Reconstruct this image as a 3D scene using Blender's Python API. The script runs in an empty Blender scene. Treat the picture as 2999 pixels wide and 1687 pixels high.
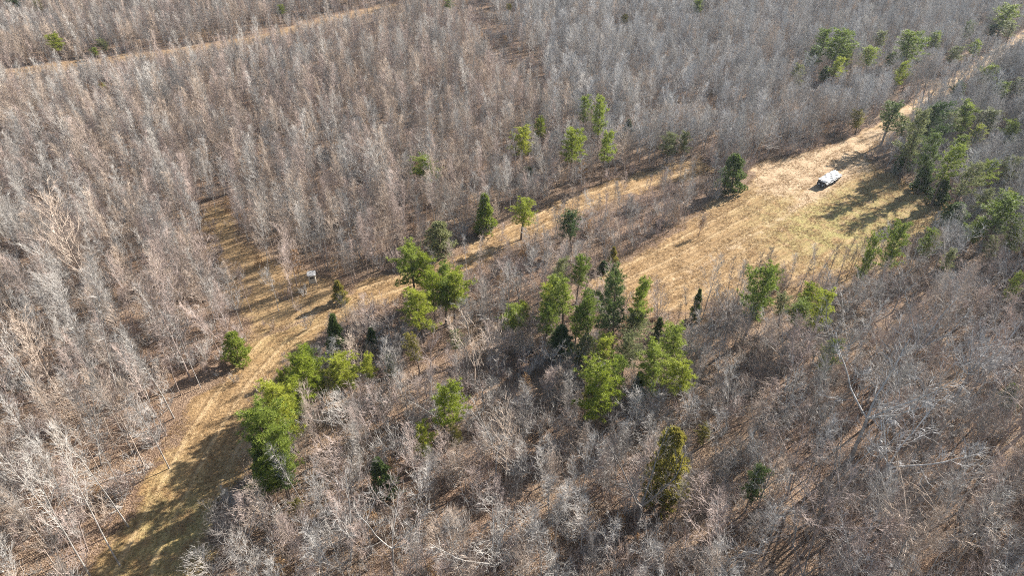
import bpy, math, random
import numpy as np
from mathutils import Vector
R = math.radians
S = bpy.context.scene
C = S.collection
rng = np.random.default_rng(11)
random.seed(11)

# ------------------------------------------------------------------ camera, sky, sun, exposure
CAM_H, PITCH, FPX = 62.0, R(35.0), 2000.0          # height (m), tilt below the horizon, focal length in photo pixels
PW, PH = 2999.0, 1687.0
cam = bpy.data.objects.new("camera", bpy.data.cameras.new("camera"))
C.objects.link(cam)
cam.location = (0, 0, CAM_H)
cam.rotation_euler = (R(90) - PITCH, 0, 0)
cam.data.sensor_width = 36.0
cam.data.lens = FPX / PW * 36.0
cam.data.clip_end = 20000
S.camera = cam

SUN_EL, SUN_AZ = R(29), R(37)                        # azimuth counted from +x (right) towards +y (ahead)
w = bpy.data.worlds.new("World"); S.world = w; w.use_nodes = True
nt = w.node_tree
sky = nt.nodes.new("ShaderNodeTexSky"); sky.sky_type = 'NISHITA'; sky.sun_disc = False
sky.sun_elevation = SUN_EL; sky.sun_rotation = R(90) - SUN_AZ
sky.air_density = 1.2; sky.dust_density = 1.0
nt.links.new(sky.outputs[0], nt.nodes['Background'].inputs[0])
nt.nodes['Background'].inputs[1].default_value = 0.06
sl = bpy.data.lights.new("sun", 'SUN'); sl.energy = 5.0; sl.angle = R(0.5); sl.color = (1.0, 0.95, 0.88)
so = bpy.data.objects.new("sun", sl); C.objects.link(so)
sdir = Vector((math.cos(SUN_EL) * math.cos(SUN_AZ), math.cos(SUN_EL) * math.sin(SUN_AZ), math.sin(SUN_EL)))
so.rotation_euler = (-sdir).to_track_quat('-Z', 'Y').to_euler()
so.location = (60, 60, 90)
S.view_settings.view_transform = 'Standard'
S.view_settings.look = 'None'
S.view_settings.gamma = 1.0
S.view_settings.use_curve_mapping = False
S.view_settings.exposure = 1.64
cy = S.cycles
cy.use_denoising = False
cy.filter_width = 1.0
cy.max_bounces = 4; cy.diffuse_bounces = 2; cy.glossy_bounces = 1; cy.transmission_bounces = 2; cy.transparent_max_bounces = 4
cy.caustics_reflective = False; cy.caustics_refractive = False

# ------------------------------------------------------------------ photo pixel <-> ground
cp, sp = math.cos(PITCH), math.sin(PITCH)
def ground(px, py):
    """point of the flat ground seen at a pixel of the 2999 x 1687 photo"""
    x = (px - PW / 2) / FPX; y = -(py - PH / 2) / FPX
    d = (x, cp + y * sp, -sp + y * cp)
    t = -CAM_H / d[2]
    return np.array([d[0] * t, d[1] * t])
def depth(g): return g[1] * cp + CAM_H * sp
def project(x, y, z):
    dz = z - CAM_H
    yc = y * cp - dz * sp
    up = y * sp + dz * cp
    return PW / 2 + FPX * x / yc, PH / 2 - FPX * up / yc
def height_at(g, ty):
    k = (PH / 2 - ty) / FPX
    y = g[1]                                         # solve (y sp + dz cp) = k (y cp - dz sp)
    dz = y * (k * cp - sp) / (cp + k * sp)
    return dz + CAM_H
def poly(pts, s=2999 / 2576): return np.array([ground(a * s, b * s) for a, b in pts])

LANE = poly([(230,1449),(255,1375),(330,1290),(395,1185),(440,1100),(505,1005),(560,955),(608,905),(630,850),(700,830),(790,790),(850,740),
             (930,712),(1010,690),(1110,655),(1170,625),(1240,588),(1330,545),(1450,492),(1590,440),(1700,410),(1760,398),(1790,425),(1740,448),(1640,472),(1500,522),
             (1400,565),(1300,612),(1200,668),(1110,708),(1010,748),(900,782),(835,815),(790,862),(705,938),(640,1010),(632,1060),(630,1150),(560,1280),(515,1390),(500,1449),(440,1600),(150,1600)])
FIELD = poly([(1470,695),(1550,662),(1640,622),(1700,585),(1760,540),(1800,508),(1860,488),(1893,465),(1893,415),(1960,400),(2060,375),(2150,345),(2225,300),
              (2265,305),(2235,350),(2165,395),(2230,430),(2300,470),(2400,515),(2385,560),(2300,600),(2230,640),(2120,668),(1980,705),(1850,740),(1760,775),(1680,800),(1630,790),(1560,745)])
ROAD = poly([(2140,352),(2200,325),(2250,292),(2300,255),(2350,222),(2400,192),(2450,160),(2500,125),(2540,100),(2600,62),(2640,40),(2660,62),(2600,95),(2545,130),(2500,158),(2450,188),(2400,222),(2350,258),(2300,296),(2250,332),(2190,362),(2150,378)])
GLADE = poly([(505,520),(560,510),(590,570),(640,640),(740,668),(850,715),(870,745),(830,800),(640,852),(618,800),(570,700),(530,610)])
SCRUB = poly([(1640,790),(1760,760),(1950,700),(2120,655),(2280,625),(2330,640),(2300,680),(2180,720),(2080,770),(1900,800),(1750,830),(1640,840)])   # thin saplings along the field's near side
TRAIL = poly([(20,172),(130,156),(250,139),(420,122),(560,100),(640,86),(720,66),(850,34),(1000,4),(1010,22),(860,54),(720,90),(640,109),(560,124),(420,146),(250,164),(140,182),(25,198)])
DITCH = poly([(1160,-10),(1212,-10),(1240,48),(1280,104),(1322,146),(1385,205),(1345,215),(1272,172),(1228,126),(1188,66)])

def inside(P, x, y):
    x = np.asarray(x, float); y = np.asarray(y, float)
    r = np.zeros(x.shape, bool); n = len(P); j = n - 1
    for i in range(n):
        xi, yi = P[i]; xj, yj = P[j]
        r ^= ((yi > y) != (yj > y)) & (x < (xj - xi) * (y - yi) / (yj - yi + 1e-12) + xi)
        j = i
    return r
def sdist(P, x, y):
    """signed distance, positive inside"""
    x = np.asarray(x, float); y = np.asarray(y, float)
    d = np.full(x.shape, 1e9)
    for i in range(len(P)):
        a = P[i]; b = P[(i + 1) % len(P)]; e = b - a
        t = np.clip(((x - a[0]) * e[0] + (y - a[1]) * e[1]) / (e @ e), 0, 1)
        d = np.minimum(d, np.hypot(x - a[0] - t * e[0], y - a[1] - t * e[1]))
    return np.where(inside(P, x, y), d, -d)
def line_dist(L, x, y):
    d = np.full(np.shape(x), 1e9); sg = np.zeros(np.shape(x))
    for i in range(len(L) - 1):
        a = L[i]; b = L[i + 1]; e = b - a
        t = np.clip(((x - a[0]) * e[0] + (y - a[1]) * e[1]) / (e @ e), 0, 1)
        q = np.hypot(x - a[0] - t * e[0], y - a[1] - t * e[1])
        s = np.sign((x - a[0]) * e[1] - (y - a[1]) * e[0])
        m = q < d
        d = np.where(m, q, d); sg = np.where(m, s, sg)
    return d * sg
_ph = rng.uniform(0, 6.28, (24, 2)); _fr = rng.uniform(-1, 1, (24, 2))
def wob(x, y, scale):
    """cheap smooth noise in about -1..1"""
    v = 0
    for k in range(12):
        f = _fr[k] / np.hypot(*_fr[k]) * (0.6 + 0.13 * k) * 6.28 / scale
        v = v + np.sin(f[0] * x + f[1] * y + _ph[k, 0])
    return v / 4.0

# ------------------------------------------------------------------ materials
def new_mat(name):
    m = bpy.data.materials.new(name); m.use_nodes = True
    return m, m.node_tree.nodes, m.node_tree.links, m.node_tree.nodes['Principled BSDF']
def N(ns, t, **kw):
    n = ns.new(t)
    for k, v in kw.items(): setattr(n, k, v)
    return n
def mix(ns, ls, fac, a, b, mode='MIX'):
    n = N(ns, 'ShaderNodeMix', data_type='RGBA', blend_type=mode)
    for s, v in ((0, fac), (6, a), (7, b)):
        if hasattr(v, 'is_linked') or hasattr(v, 'links'): ls.new(v, n.inputs[s])
        else: n.inputs[s].default_value = v if s == 0 else (*v, 1)
    return n.outputs[2]
def ramp(ns, ls, src, a, b):
    n = N(ns, 'ShaderNodeMapRange', interpolation_type='SMOOTHSTEP')
    ls.new(src, n.inputs[0]); n.inputs[1].default_value = a; n.inputs[2].default_value = b
    return n.outputs[0]
def noise(ns, ls, vec, scale, detail=3, rough=0.6, dist=0.0):
    n = N(ns, 'ShaderNodeTexNoise'); n.inputs['Scale'].default_value = scale
    n.inputs['Detail'].default_value = detail; n.inputs['Roughness'].default_value = rough; n.inputs['Distortion'].default_value = dist
    ls.new(vec, n.inputs['Vector']); return n.outputs[0]
def math_n(ns, ls, op, a, b=None, c=None):
    n = N(ns, 'ShaderNodeMath', operation=op)
    for i, v in enumerate((a, b, c)):
        if v is None: continue
        if hasattr(v, 'links'): ls.new(v, n.inputs[i])
        else: n.inputs[i].default_value = v
    return n.outputs[0]

def ground_material():
    m, ns, ls, P = new_mat("earth")
    P.inputs['Roughness'].default_value = 0.95; P.inputs['Specular IOR Level'].default_value = 0.1
    pos = N(ns, 'ShaderNodeNewGeometry').outputs['Position']
    def att(n): return N(ns, 'ShaderNodeAttribute', attribute_name=n).outputs['Fac']
    grass_w, dirt_w, green_w, rut_d, litter_w = att('open_w'), att('dirt_w'), att('green_w'), att('rut_d'), att('litter_w')
    n_big = noise(ns, ls, pos, 0.06, 4); n_mid = noise(ns, ls, pos, 0.5, 4, .65); n_fine = noise(ns, ls, pos, 3.2, 4, .75); n_leaf = noise(ns, ls, pos, 9.0, 2, .7)
    # leaf litter: red-brown to tan, dark damp hollows
    lit = mix(ns, ls, ramp(ns, ls, n_mid, .35, .7), (.215, .14, .095), (.345, .24, .165))
    lit = mix(ns, ls, ramp(ns, ls, n_big, .42, .6), lit, (.33, .235, .155))
    lit = mix(ns, ls, ramp(ns, ls, n_fine, .5, .72), lit, (.46, .33, .225))
    lit = mix(ns, ls, ramp(ns, ls, n_leaf, .58, .44), lit, (.07, .042, .028))
    # dry grass of the lane and the field
    gr = mix(ns, ls, ramp(ns, ls, n_mid, .36, .66), (.315, .20, .095), (.40, .272, .145))
    gr = mix(ns, ls, ramp(ns, ls, n_fine, .56, .38), gr, (.20, .125, .06))
    gr = mix(ns, ls, ramp(ns, ls, n_leaf, .62, .75), gr, (.47, .34, .195))
    # rows left by mowing and wheels: stripes by the distance from the middle of the lane / field
    wv = math_n(ns, ls, 'SINE', math_n(ns, ls, 'MULTIPLY_ADD', rut_d, 3.6, math_n(ns, ls, 'MULTIPLY', n_mid, 2.2)))
    gr = mix(ns, ls, math_n(ns, ls, 'MULTIPLY', ramp(ns, ls, wv, .45, .95), ramp(ns, ls, n_big, .25, .5)), gr, (.22, .14, .07))
    wv2 = math_n(ns, ls, 'SINE', math_n(ns, ls, 'MULTIPLY_ADD', rut_d, 1.9, math_n(ns, ls, 'MULTIPLY', n_mid, 1.5)))
    gr = mix(ns, ls, math_n(ns, ls, 'MULTIPLY', ramp(ns, ls, wv2, .72, 1.0), .5), gr, (.50, .36, .205))
    gn = mix(ns, ls, ramp(ns, ls, n_fine, .4, .65), (.22, .185, .065), (.38, .32, .13))
    gw = math_n(ns, ls, 'MULTIPLY', green_w, ramp(ns, ls, n_mid, .3, .62))
    gr = mix(ns, ls, gw, gr, gn)
    dr = mix(ns, ls, ramp(ns, ls, n_mid, .35, .62), (.36, .25, .15), (.50, .37, .235))
    dr = mix(ns, ls, ramp(ns, ls, n_fine, .55, .40), dr, (.36, .255, .155))
    # soft ragged borders
    ge = ramp(ns, ls, math_n(ns, ls, 'ADD', grass_w, math_n(ns, ls, 'MULTIPLY', math_n(ns, ls, 'SUBTRACT', n_fine, .5), .9)), .3, .7)
    de = ramp(ns, ls, math_n(ns, ls, 'ADD', dirt_w, math_n(ns, ls, 'MULTIPLY', math_n(ns, ls, 'SUBTRACT', n_mid, .5), 1.2)), .35, .75)
    lw = math_n(ns, ls, 'MULTIPLY', litter_w, .75)
    col = mix(ns, ls, ge, lit, gr)
    col = mix(ns, ls, math_n(ns, ls, 'MULTIPLY', ge, lw), col, (.30, .20, .105))
    col = mix(ns, ls, de, col, dr)
    ls.new(col, P.inputs['Base Color'])
    bp = N(ns, 'ShaderNodeBump'); bp.inputs['Distance'].default_value = 0.16; bp.inputs['Strength'].default_value = 0.9
    ls.new(math_n(ns, ls, 'ADD', n_fine, math_n(ns, ls, 'MULTIPLY', n_leaf, .5)), bp.inputs['Height'])
    ls.new(bp.outputs[0], P.inputs['Normal'])
    return m

def bark_material(name, dark=1.0, lichen=True):
    """tint: each tree's own bark colour, carried by the tree (object property or instance attribute)"""
    m, ns, ls, P = new_mat(name)
    P.inputs['Roughness'].default_value = 0.9; P.inputs['Specular IOR Level'].default_value = 0.15
    at = N(ns, 'ShaderNodeAttribute', attribute_type='INSTANCER', attribute_name='tint').outputs['Color']
    tc = N(ns, 'ShaderNodeTexCoord').outputs['Object']
    n1 = noise(ns, ls, tc, 1.4, 4, .7)
    v = mix(ns, ls, ramp(ns, ls, n1, .38, .66), (.62 * dark, .60 * dark, .58 * dark), (1.15 * dark, 1.15 * dark, 1.15 * dark))
    ls.new(mix(ns, ls, 1.0, at, v, 'MULTIPLY'), P.inputs['Base Color'])
    return m

def leaf_material(name, a, b, trans=0.35):
    m, ns, ls, P = new_mat(name)
    oi = N(ns, 'ShaderNodeObjectInfo').outputs['Random']
    tc = N(ns, 'ShaderNodeTexCoord').outputs['Object']
    n1 = noise(ns, ls, tc, .9, 3, .6)
    f = math_n(ns, ls, 'MULTIPLY_ADD', oi, .5, math_n(ns, ls, 'MULTIPLY', n1, .6))
    col = mix(ns, ls, ramp(ns, ls, f, .2, .85), a, b)
    ls.new(col, P.inputs['Base Color']); P.inputs['Roughness'].default_value = 0.55; P.inputs['Specular IOR Level'].default_value = 0.3
    tr = N(ns, 'ShaderNodeBsdfTranslucent'); ls.new(col, tr.inputs[0])
    mx = N(ns, 'ShaderNodeMixShader'); mx.inputs[0].default_value = trans
    ls.new(P.outputs[0], mx.inputs[1]); ls.new(tr.outputs[0], mx.inputs[2])
    ls.new(mx.outputs[0], ns['Material Output'].inputs[0])
    return m
def plain(name, col, rough=.7, metal=0.0, var=.25, scale=6):
    m, ns, ls, P = new_mat(name)
    tc = N(ns, 'ShaderNodeTexCoord').outputs['Object']
    n1 = noise(ns, ls, tc, scale, 4, .6)
    ls.new(mix(ns, ls, ramp(ns, ls, n1, .3, .7), tuple(c * (1 - var) for c in col), col), P.inputs['Base Color'])
    P.inputs['Roughness'].default_value = rough; P.inputs['Metallic'].default_value = metal
    return m

M_earth = ground_material()
M_bark = bark_material("bark", .95)
M_twig = bark_material("twigs", 1.05)
M_pinebark = plain("pine_bark", (.17, .125, .095), .9)
M_pine = {'bright': leaf_material("needles_bright", (.23, .28, .030), (.40, .42, .060), .45),
          'mid': leaf_material("needles_mid", (.145, .20, .032), (.27, .32, .055), .42),
          'dark': leaf_material("needles_dark", (.070, .11, .036), (.145, .19, .055), .35),
          'pale': leaf_material("needles_pale", (.19, .21, .090), (.28, .29, .130), .35),
          'olive': leaf_material("needles_olive", (.20, .185, .035), (.31, .27, .060), .35)}
M_tan_leaf = leaf_material("dry_leaves", (.30, .17, .075), (.42, .28, .15), .35)
M_grass = leaf_material("dry_grass", (.28, .18, .085), (.42, .295, .16), .3)

# ------------------------------------------------------------------ mesh helpers
class MB:
    def __init__(s): s.v = []; s.f = []; s.n = 0
    def add(s, v, f):
        s.v.append(np.asarray(v, float)); s.f += [tuple(i + s.n for i in q) for q in f]; s.n += len(v)
    def tube(s, pts, rad, k=4):
        pts = np.asarray(pts, float); n = len(pts)
        d = np.gradient(pts, axis=0); d /= np.linalg.norm(d, axis=1)[:, None] + 1e-9
        ref = np.array([1, 0, 0]) if abs(d[0][0]) < .8 else np.array([0, 1, 0])
        u = np.cross(d, ref); u /= np.linalg.norm(u, axis=1)[:, None] + 1e-9
        v = np.cross(d, u)
        a = np.arange(k) * 2 * math.pi / k
        ring = u[:, None] * np.cos(a)[None, :, None] + v[:, None] * np.sin(a)[None, :, None]
        V = (pts[:, None] + ring * np.asarray(rad)[:, None, None]).reshape(-1, 3)
        F = [(i * k + j, i * k + (j + 1) % k, (i + 1) * k + (j + 1) % k, (i + 1) * k + j) for i in range(n - 1) for j in range(k)]
        s.add(V, F)
    def box(s, c, h, rz=0.0):
        c = np.array(c); h = np.array(h)
        q = np.array([(x, y, z) for x in (-1, 1) for y in (-1, 1) for z in (-1, 1)]) * h
        ca, sa = math.cos(rz), math.sin(rz)
        q = np.stack([q[:, 0] * ca - q[:, 1] * sa, q[:, 0] * sa + q[:, 1] * ca, q[:, 2]], 1) + c
        s.add(q, [(0, 1, 3, 2), (4, 6, 7, 5), (0, 4, 5, 1), (2, 3, 7, 6), (0, 2, 6, 4), (1, 5, 7, 3)])
    def mesh(s, name, mat, smooth=False):
        me = bpy.data.meshes.new(name)
        me.from_pydata(np.concatenate(s.v).tolist(), [], s.f)
        if mat: me.materials.append(mat)
        if smooth: me.polygons.foreach_set('use_smooth', [True] * len(me.polygons))
        me.update(); return me
def link(name, me, parent=None):
    o = bpy.data.objects.new(name, me); C.objects.link(o)
    if parent: o.parent = parent
    return o
def tag(o, label=None, cat=None, group=None, kind=None):
    for k, v in (('label', label), ('category', cat), ('group', group), ('kind', kind)):
        if v: o[k] = v
    return o

# ------------------------------------------------------------------ ground: one sheet to the horizon, split into floor, lane, field, road
def axis(a, b, step, far):
    inner = np.arange(a, b + .01, step); lo = []; hi = []
    q = step; x = a
    while x > -far: q *= 1.5; x -= q; lo.append(x)
    q = step; x = b
    while x < far: q *= 1.5; x += q; hi.append(x)
    return np.concatenate([lo[::-1], inner, hi])
gx = axis(-225, 225, 1.0, 7000); gy = axis(25, 320, 1.0, 7000)
X, Y = np.meshgrid(gx, gy); X = X.ravel(); Y = Y.ravel()
near = (np.abs(X) < 400) & (Y > -100) & (Y < 500)
edge_n = wob(X, Y, 9) * .9 + wob(X + 50, Y - 30, 3.5) * .5
def soft(P, width):
    r = np.full(X.shape, -50.); r[near] = sdist(P, X[near], Y[near])
    r = r + edge_n
    return np.clip(.5 + r / (2 * width), 0, 1), r
lane_w, lane_s = soft(LANE, 1.2); field_w, field_s = soft(FIELD, 1.6); road_w, road_s = soft(ROAD, .8)
glade_w, glade_s = soft(GLADE, 2.5); scrub_w, scrub_s = soft(SCRUB, 3.0); trail_w, trail_s = soft(TRAIL, 1.6)
k = 2999 / 2576
LANE_MID = np.array([ground(a * k, b * k) for a, b in [(350,1520),(380,1400),(450,1260),(530,1100),(620,960),(710,860),(800,815),(900,755),(1020,720),(1180,648),(1330,578),(1480,508),(1750,420)]])
FIELD_AXIS = np.array([ground(a * k, b * k) for a, b in [(1500,730),(1700,640),(1900,530),(2080,410),(2230,330),(2480,150)]])
def blob(px, py, r, p=2):
    g = ground(px * k, py * k); return np.exp(-(np.hypot(X - g[0], Y - g[1]) / r) ** p)
dirt_w = np.clip(.75 * road_w + .9 * blob(1960, 430, 9) + .9 * blob(2120, 375, 10) + .8 * blob(2040, 400, 9) + .55 * blob(1215, 625, 5) + .5 * blob(1930, 470, 8)
                 + .5 * np.clip(1 - np.abs(line_dist(FIELD_AXIS, X, Y) - 5) / 3, 0, 1) * field_w, 0, 1) * np.clip(lane_w + field_w + road_w, 0, 1)
green_w = np.clip(.8 * blob(2180, 530, 16) + .7 * blob(2060, 590, 11) + .6 * blob(450, 1370, 7) + .2 * blob(400, 1240, 7) + .35 * blob(700, 800, 8) + .25 * blob(560, 560, 8), 0, 1)
open_w = np.clip(np.maximum.reduce([lane_w, field_w, .8 * glade_w, .55 * scrub_w, road_w, .5 * trail_w]), 0, 1)
litter_w = np.clip(1.1 * glade_w * (1 - lane_w) + .5 * scrub_w * (1 - field_w), 0, 1)
rut = np.where(np.minimum(lane_s, 0) >= np.minimum(field_s, 0), line_dist(LANE_MID, X, Y), line_dist(FIELD_AXIS, X, Y))
Z = np.where(near, wob(X, Y, 60) * .12 + wob(X + 9, Y, 14) * .05, 0) 
nx, ny = len(gx), len(gy)
ii, jj = np.meshgrid(np.arange(nx - 1), np.arange(ny - 1)); a0 = (jj * nx + ii).ravel()
quads = np.stack([a0, a0 + 1, a0 + nx + 1, a0 + nx], 1)
fc = lambda v: v[quads].mean(1)
cls = np.zeros(len(quads), int)
cls[fc(trail_s) > 0] = 4
cls[fc(lane_s) > 0] = 1; cls[fc(field_s) > 0] = 2; cls[(fc(road_s) > 0) & (cls != 2)] = 3
def sheet(name, fidx, kind='structure', label=None, cat=None):
    q = quads[fidx]; used, inv = np.unique(q.ravel(), return_inverse=True)
    me = bpy.data.meshes.new(name); nv = len(used); nf = len(q)
    me.vertices.add(nv); me.loops.add(nf * 4); me.polygons.add(nf)
    me.vertices.foreach_set('co', np.stack([X[used], Y[used], Z[used]], 1).ravel())
    me.loops.foreach_set('vertex_index', inv.astype(np.int32))
    me.polygons.foreach_set('loop_start', np.arange(0, nf * 4, 4, dtype=np.int32))
    for n, v in (('open_w', open_w), ('dirt_w', dirt_w), ('green_w', green_w), ('rut_d', rut), ('litter_w', litter_w)):
        me.attributes.new(n, 'FLOAT', 'POINT').data.foreach_set('value', v[used].astype(np.float32))
    me.materials.append(M_earth); me.update(); me.validate()
    me.polygons.foreach_set('use_smooth', [True] * nf)
    return tag(link(name, me), label, cat, None, kind)
sheet('ground', cls == 0, label='forest floor of brown leaf litter under the bare woods', cat='ground')
sheet('grass_lane', cls == 1, label='dry tan grass lane with wheel ruts winding through the woods', cat='lane')
sheet('field', cls == 2, label='mown tan field with a green patch and bare sandy corner', cat='field')
sheet('dirt_road', cls == 3, label='pale sandy road leaving the field through the woods', cat='road')
sheet('trail', cls == 4, label='faint orange trail across the far woods', cat='trail')
def gz(x, y): return float(wob(x, y, 60) * .12 + wob(x + 9, y, 14) * .05)

# ------------------------------------------------------------------ tree builders
def unit(v): return v / (np.linalg.norm(v) + 1e-9)
def bent(p, d, L, n, up, jit, r):
    pts = [p]; d = unit(d)
    for i in range(n):
        d = unit(d + np.array([0, 0, up / n]) + r.normal(0, jit, 3)); pts.append(pts[-1] + d * L / n)
    return np.array(pts)
def side(d, az, el, r):
    """a direction leaving d by angle el around it"""
    ref = np.array([0, 0, 1.]) if abs(d[2]) < .9 else np.array([1., 0, 0])
    u = unit(np.cross(d, ref)); v = np.cross(d, u)
    return d * math.cos(el) + (u * math.cos(az) + v * math.sin(az)) * math.sin(el)
def sub(pts, t):
    f = t * (len(pts) - 1); i = min(int(f), len(pts) - 2); u = f - i
    return pts[i] * (1 - u) + pts[i + 1] * u, unit(pts[i + 1] - pts[i])
def bare_tree(seed, h, r0, crown_r, lo, n1, n2, n3, fork=0, up=.5, tw=.013, el=(40, 65)):
    """trunk mesh (bole and limbs) and crown mesh (branches and twigs) of a leafless tree h metres tall"""
    r = np.random.default_rng(seed); T = MB(); K = MB()
    axes = []; lean = r.uniform(0, 6.28)
    if fork:
        hf = h * r.uniform(.28, .42)
        tr = bent(np.zeros(3), np.array([r.normal(0, .05), r.normal(0, .05), 1]), hf, 5, .1, .03, r)
        T.tube(tr, np.linspace(r0, r0 * .78, 6) * np.array([1.25, 1, 1, 1, 1, 1]), 7)
        a0 = r.uniform(0, 6.28)
        for q in range(fork):
            d = side(np.array([0, 0, 1.]), a0 + q * 6.28 / fork + r.normal(0, .3), r.uniform(.28, .75), r)
            L = (h - hf) * r.uniform(.85, 1.1)
            ax = bent(tr[-1], d, L, 7, .55, .09, r)
            T.tube(ax, np.linspace(r0 * .6, .03, 8), 5); axes.append((ax, .12, r0 * .55))
    else:
        tr = bent(np.zeros(3), np.array([r.normal(0, .04), r.normal(0, .04), 1]), h, 10, .15, .022, r)
        rad = r0 * (1 - np.linspace(0, .94, 11)) ** .85; rad[0] *= 1.2
        T.tube(tr, rad, 7); axes.append((tr, lo, r0))
    nb = max(1, n1 // len(axes))
    for ax, l0, rr in axes:
        az = r.uniform(0, 6.28)
        for i in range(nb):
            t = l0 + (1 - l0) * ((i + r.uniform(0, 1)) / nb) * .985
            p, d = sub(ax, t); az += 2.4 + r.normal(0, .35)
            s = (t - l0) / (1 - l0)
            L = crown_r * (1.1 - .72 * s) * r.uniform(.5, 1.35) * (1 + .35 * math.cos(az - lean)) * (.55 + .45 * min(1, s * 5)) * (.62 if fork else 1)
            e = R(r.uniform(*el)) * (1 - .35 * s)
            b = bent(p, side(d, az, e, r), L, 4, up, .10, r)
            br = max(.018, rr * .26 * (1 - .6 * s))
            (T if br > .045 else K).tube(b, np.linspace(br, .012, 5), 4 if br > .045 else 3)
            for j in range(n2):
                t2 = .18 + .82 * (j + r.uniform(0, 1)) / n2
                p2, d2 = sub(b, min(t2, .99))
                L2 = L * r.uniform(.28, .5) * (1.15 - .6 * t2) + .25
                c = bent(p2, side(d2, r.uniform(0, 6.28), R(r.uniform(28, 60)), r), L2, 2, up * .7, .12, r)
                K.tube(c, (tw * 1.5, tw * 1.15, tw * .7), 3)
                for q in range(n3):
                    p3, d3 = sub(c, r.uniform(.15, .98))
                    L3 = r.uniform(.35, .95)
                    K.tube((p3, p3 + side(d3, r.uniform(0, 6.28), R(r.uniform(20, 55)), r) * L3 + np.array([0, 0, .1])), (tw, tw * .45), 3)
    return T, K
def needles(K, p, d, n, L, wd, r, spread=1.0):
    D = r.normal(0, 1, (n, 3)) * spread + d * .9 + np.array([0, 0, .35]); D /= np.linalg.norm(D, axis=1)[:, None]
    Wv = np.cross(D, r.normal(0, 1, (n, 3))); Wv /= np.linalg.norm(Wv, axis=1)[:, None] + 1e-9
    Ls = L * r.uniform(.6, 1.25, n)[:, None]
    a = p + Wv * wd; b = p - Wv * wd; c = p + D * Ls
    V = np.stack([a, b, c], 1).reshape(-1, 3)
    K.add(V, [(3 * i, 3 * i + 1, 3 * i + 2) for i in range(n)])
def pine_tree(seed, h, crown_r, lo, nb, dens=1.0):
    r = np.random.default_rng(seed); T = MB(); K = MB()
    tr = bent(np.zeros(3), np.array([r.normal(0, .03), r.normal(0, .03), 1]), h * .97, 10, .15, .018, r)
    r0 = .012 * h + .03
    rad = r0 * (1 - np.linspace(0, .93, 11)) ** .8; rad[0] *= 1.25
    T.tube(tr, rad, 7)
    az = 0; lean = r.uniform(0, 6.28)
    for i in range(10):                                # dead snags below the crown
        p, d = sub(tr, r.uniform(.2, max(lo, .25)))
        T.tube(bent(p, side(d, r.uniform(0, 6.28), R(85), r), r.uniform(.4, 1.3), 2, 0, .1, r), (.02, .014, .008), 3)
    for i in range(nb):
        s = (i + r.uniform(0, 1)) / nb; t = lo + (1 - lo) * s
        p, d = sub(tr, min(t, .995)); az += 2.4 + r.normal(0, .4)
        prof = math.sin(math.pi * (.13 + .78 * s)) ** .6
        L = crown_r * prof * r.uniform(.3, 1.3) * (1 + .3 * math.cos(az - lean))
        b = bent(p, side(d, az, R(84 - 44 * s + r.normal(0, 10)), r), L, 4, .35, .07, r)
        T.tube(b, np.linspace(max(.015, r0 * .28 * (1 - s)), .01, 5), 3)
        nt = max(4, int(L * 7.5 * dens))
        for j in range(nt):
            q, dd = sub(b, .28 + .72 * (j + r.uniform(0, 1)) / nt * .99)
            o = r.normal(0, .12 + .04 * L, 3) * np.array([1, 1, .55])
            needles(K, q + o, unit(dd + o), 19, .36, .022, r)
    needles(K, tr[-1], np.array([0, 0, 1.]), 40, .5, .03, r, .6)
    return T, K
def cedar_tree(seed, h, crown_r, nb=900, power=.8):
    r = np.random.default_rng(seed); T = MB(); K = MB()
    tr = bent(np.zeros(3), np.array([0, 0, 1.]), h * .97, 6, .1, .02, r)
    T.tube(tr, np.linspace(.02 * h + .02, .015, 7), 6)
    lob = r.uniform(.72, 1.2, 9)
    for i in range(nb):
        s = r.uniform(0, 1) ** 1.25; a = r.uniform(0, 6.28)
        m = crown_r * (1 - s) ** power * lob[int(a / 6.2832 * 8.999)] * (.75 + .35 * math.sin(s * 17 + a * 2)) + .12
        q = m * r.uniform(.35, 1.0) ** .5
        p = sub(tr, .06 + .93 * s)[0] * np.array([1, 1, 1]) + np.array([math.cos(a) * q, math.sin(a) * q, r.normal(0, .1)])
        needles(K, p, unit(np.array([math.cos(a), math.sin(a), .9])), 9, .30, .045, r, .7)
    return T, K
def shrub_mesh(seed, h, n, n2, tw=.012):
    r = np.random.default_rng(seed); K = MB()
    for i in range(n):
        a = r.uniform(0, 6.28); p = np.array([math.cos(a), math.sin(a), 0]) * r.uniform(0, .35)
        b = bent(p, np.array([math.cos(a) * r.uniform(.1, .8), math.sin(a) * r.uniform(.1, .8), 1]), h * r.uniform(.55, 1.1), 4, .2, .12, r)
        K.tube(b, np.linspace(tw * 2, tw * .8, 5), 3)
        for j in range(n2):
            q, d = sub(b, r.uniform(.2, .98))
            K.tube(bent(q, side(d, r.uniform(0, 6.28), R(r.uniform(25, 65)), r), h * r.uniform(.12, .34), 2, .2, .15, r), (tw * 1.1, tw * .8, tw * .5), 3)
    return K

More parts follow.
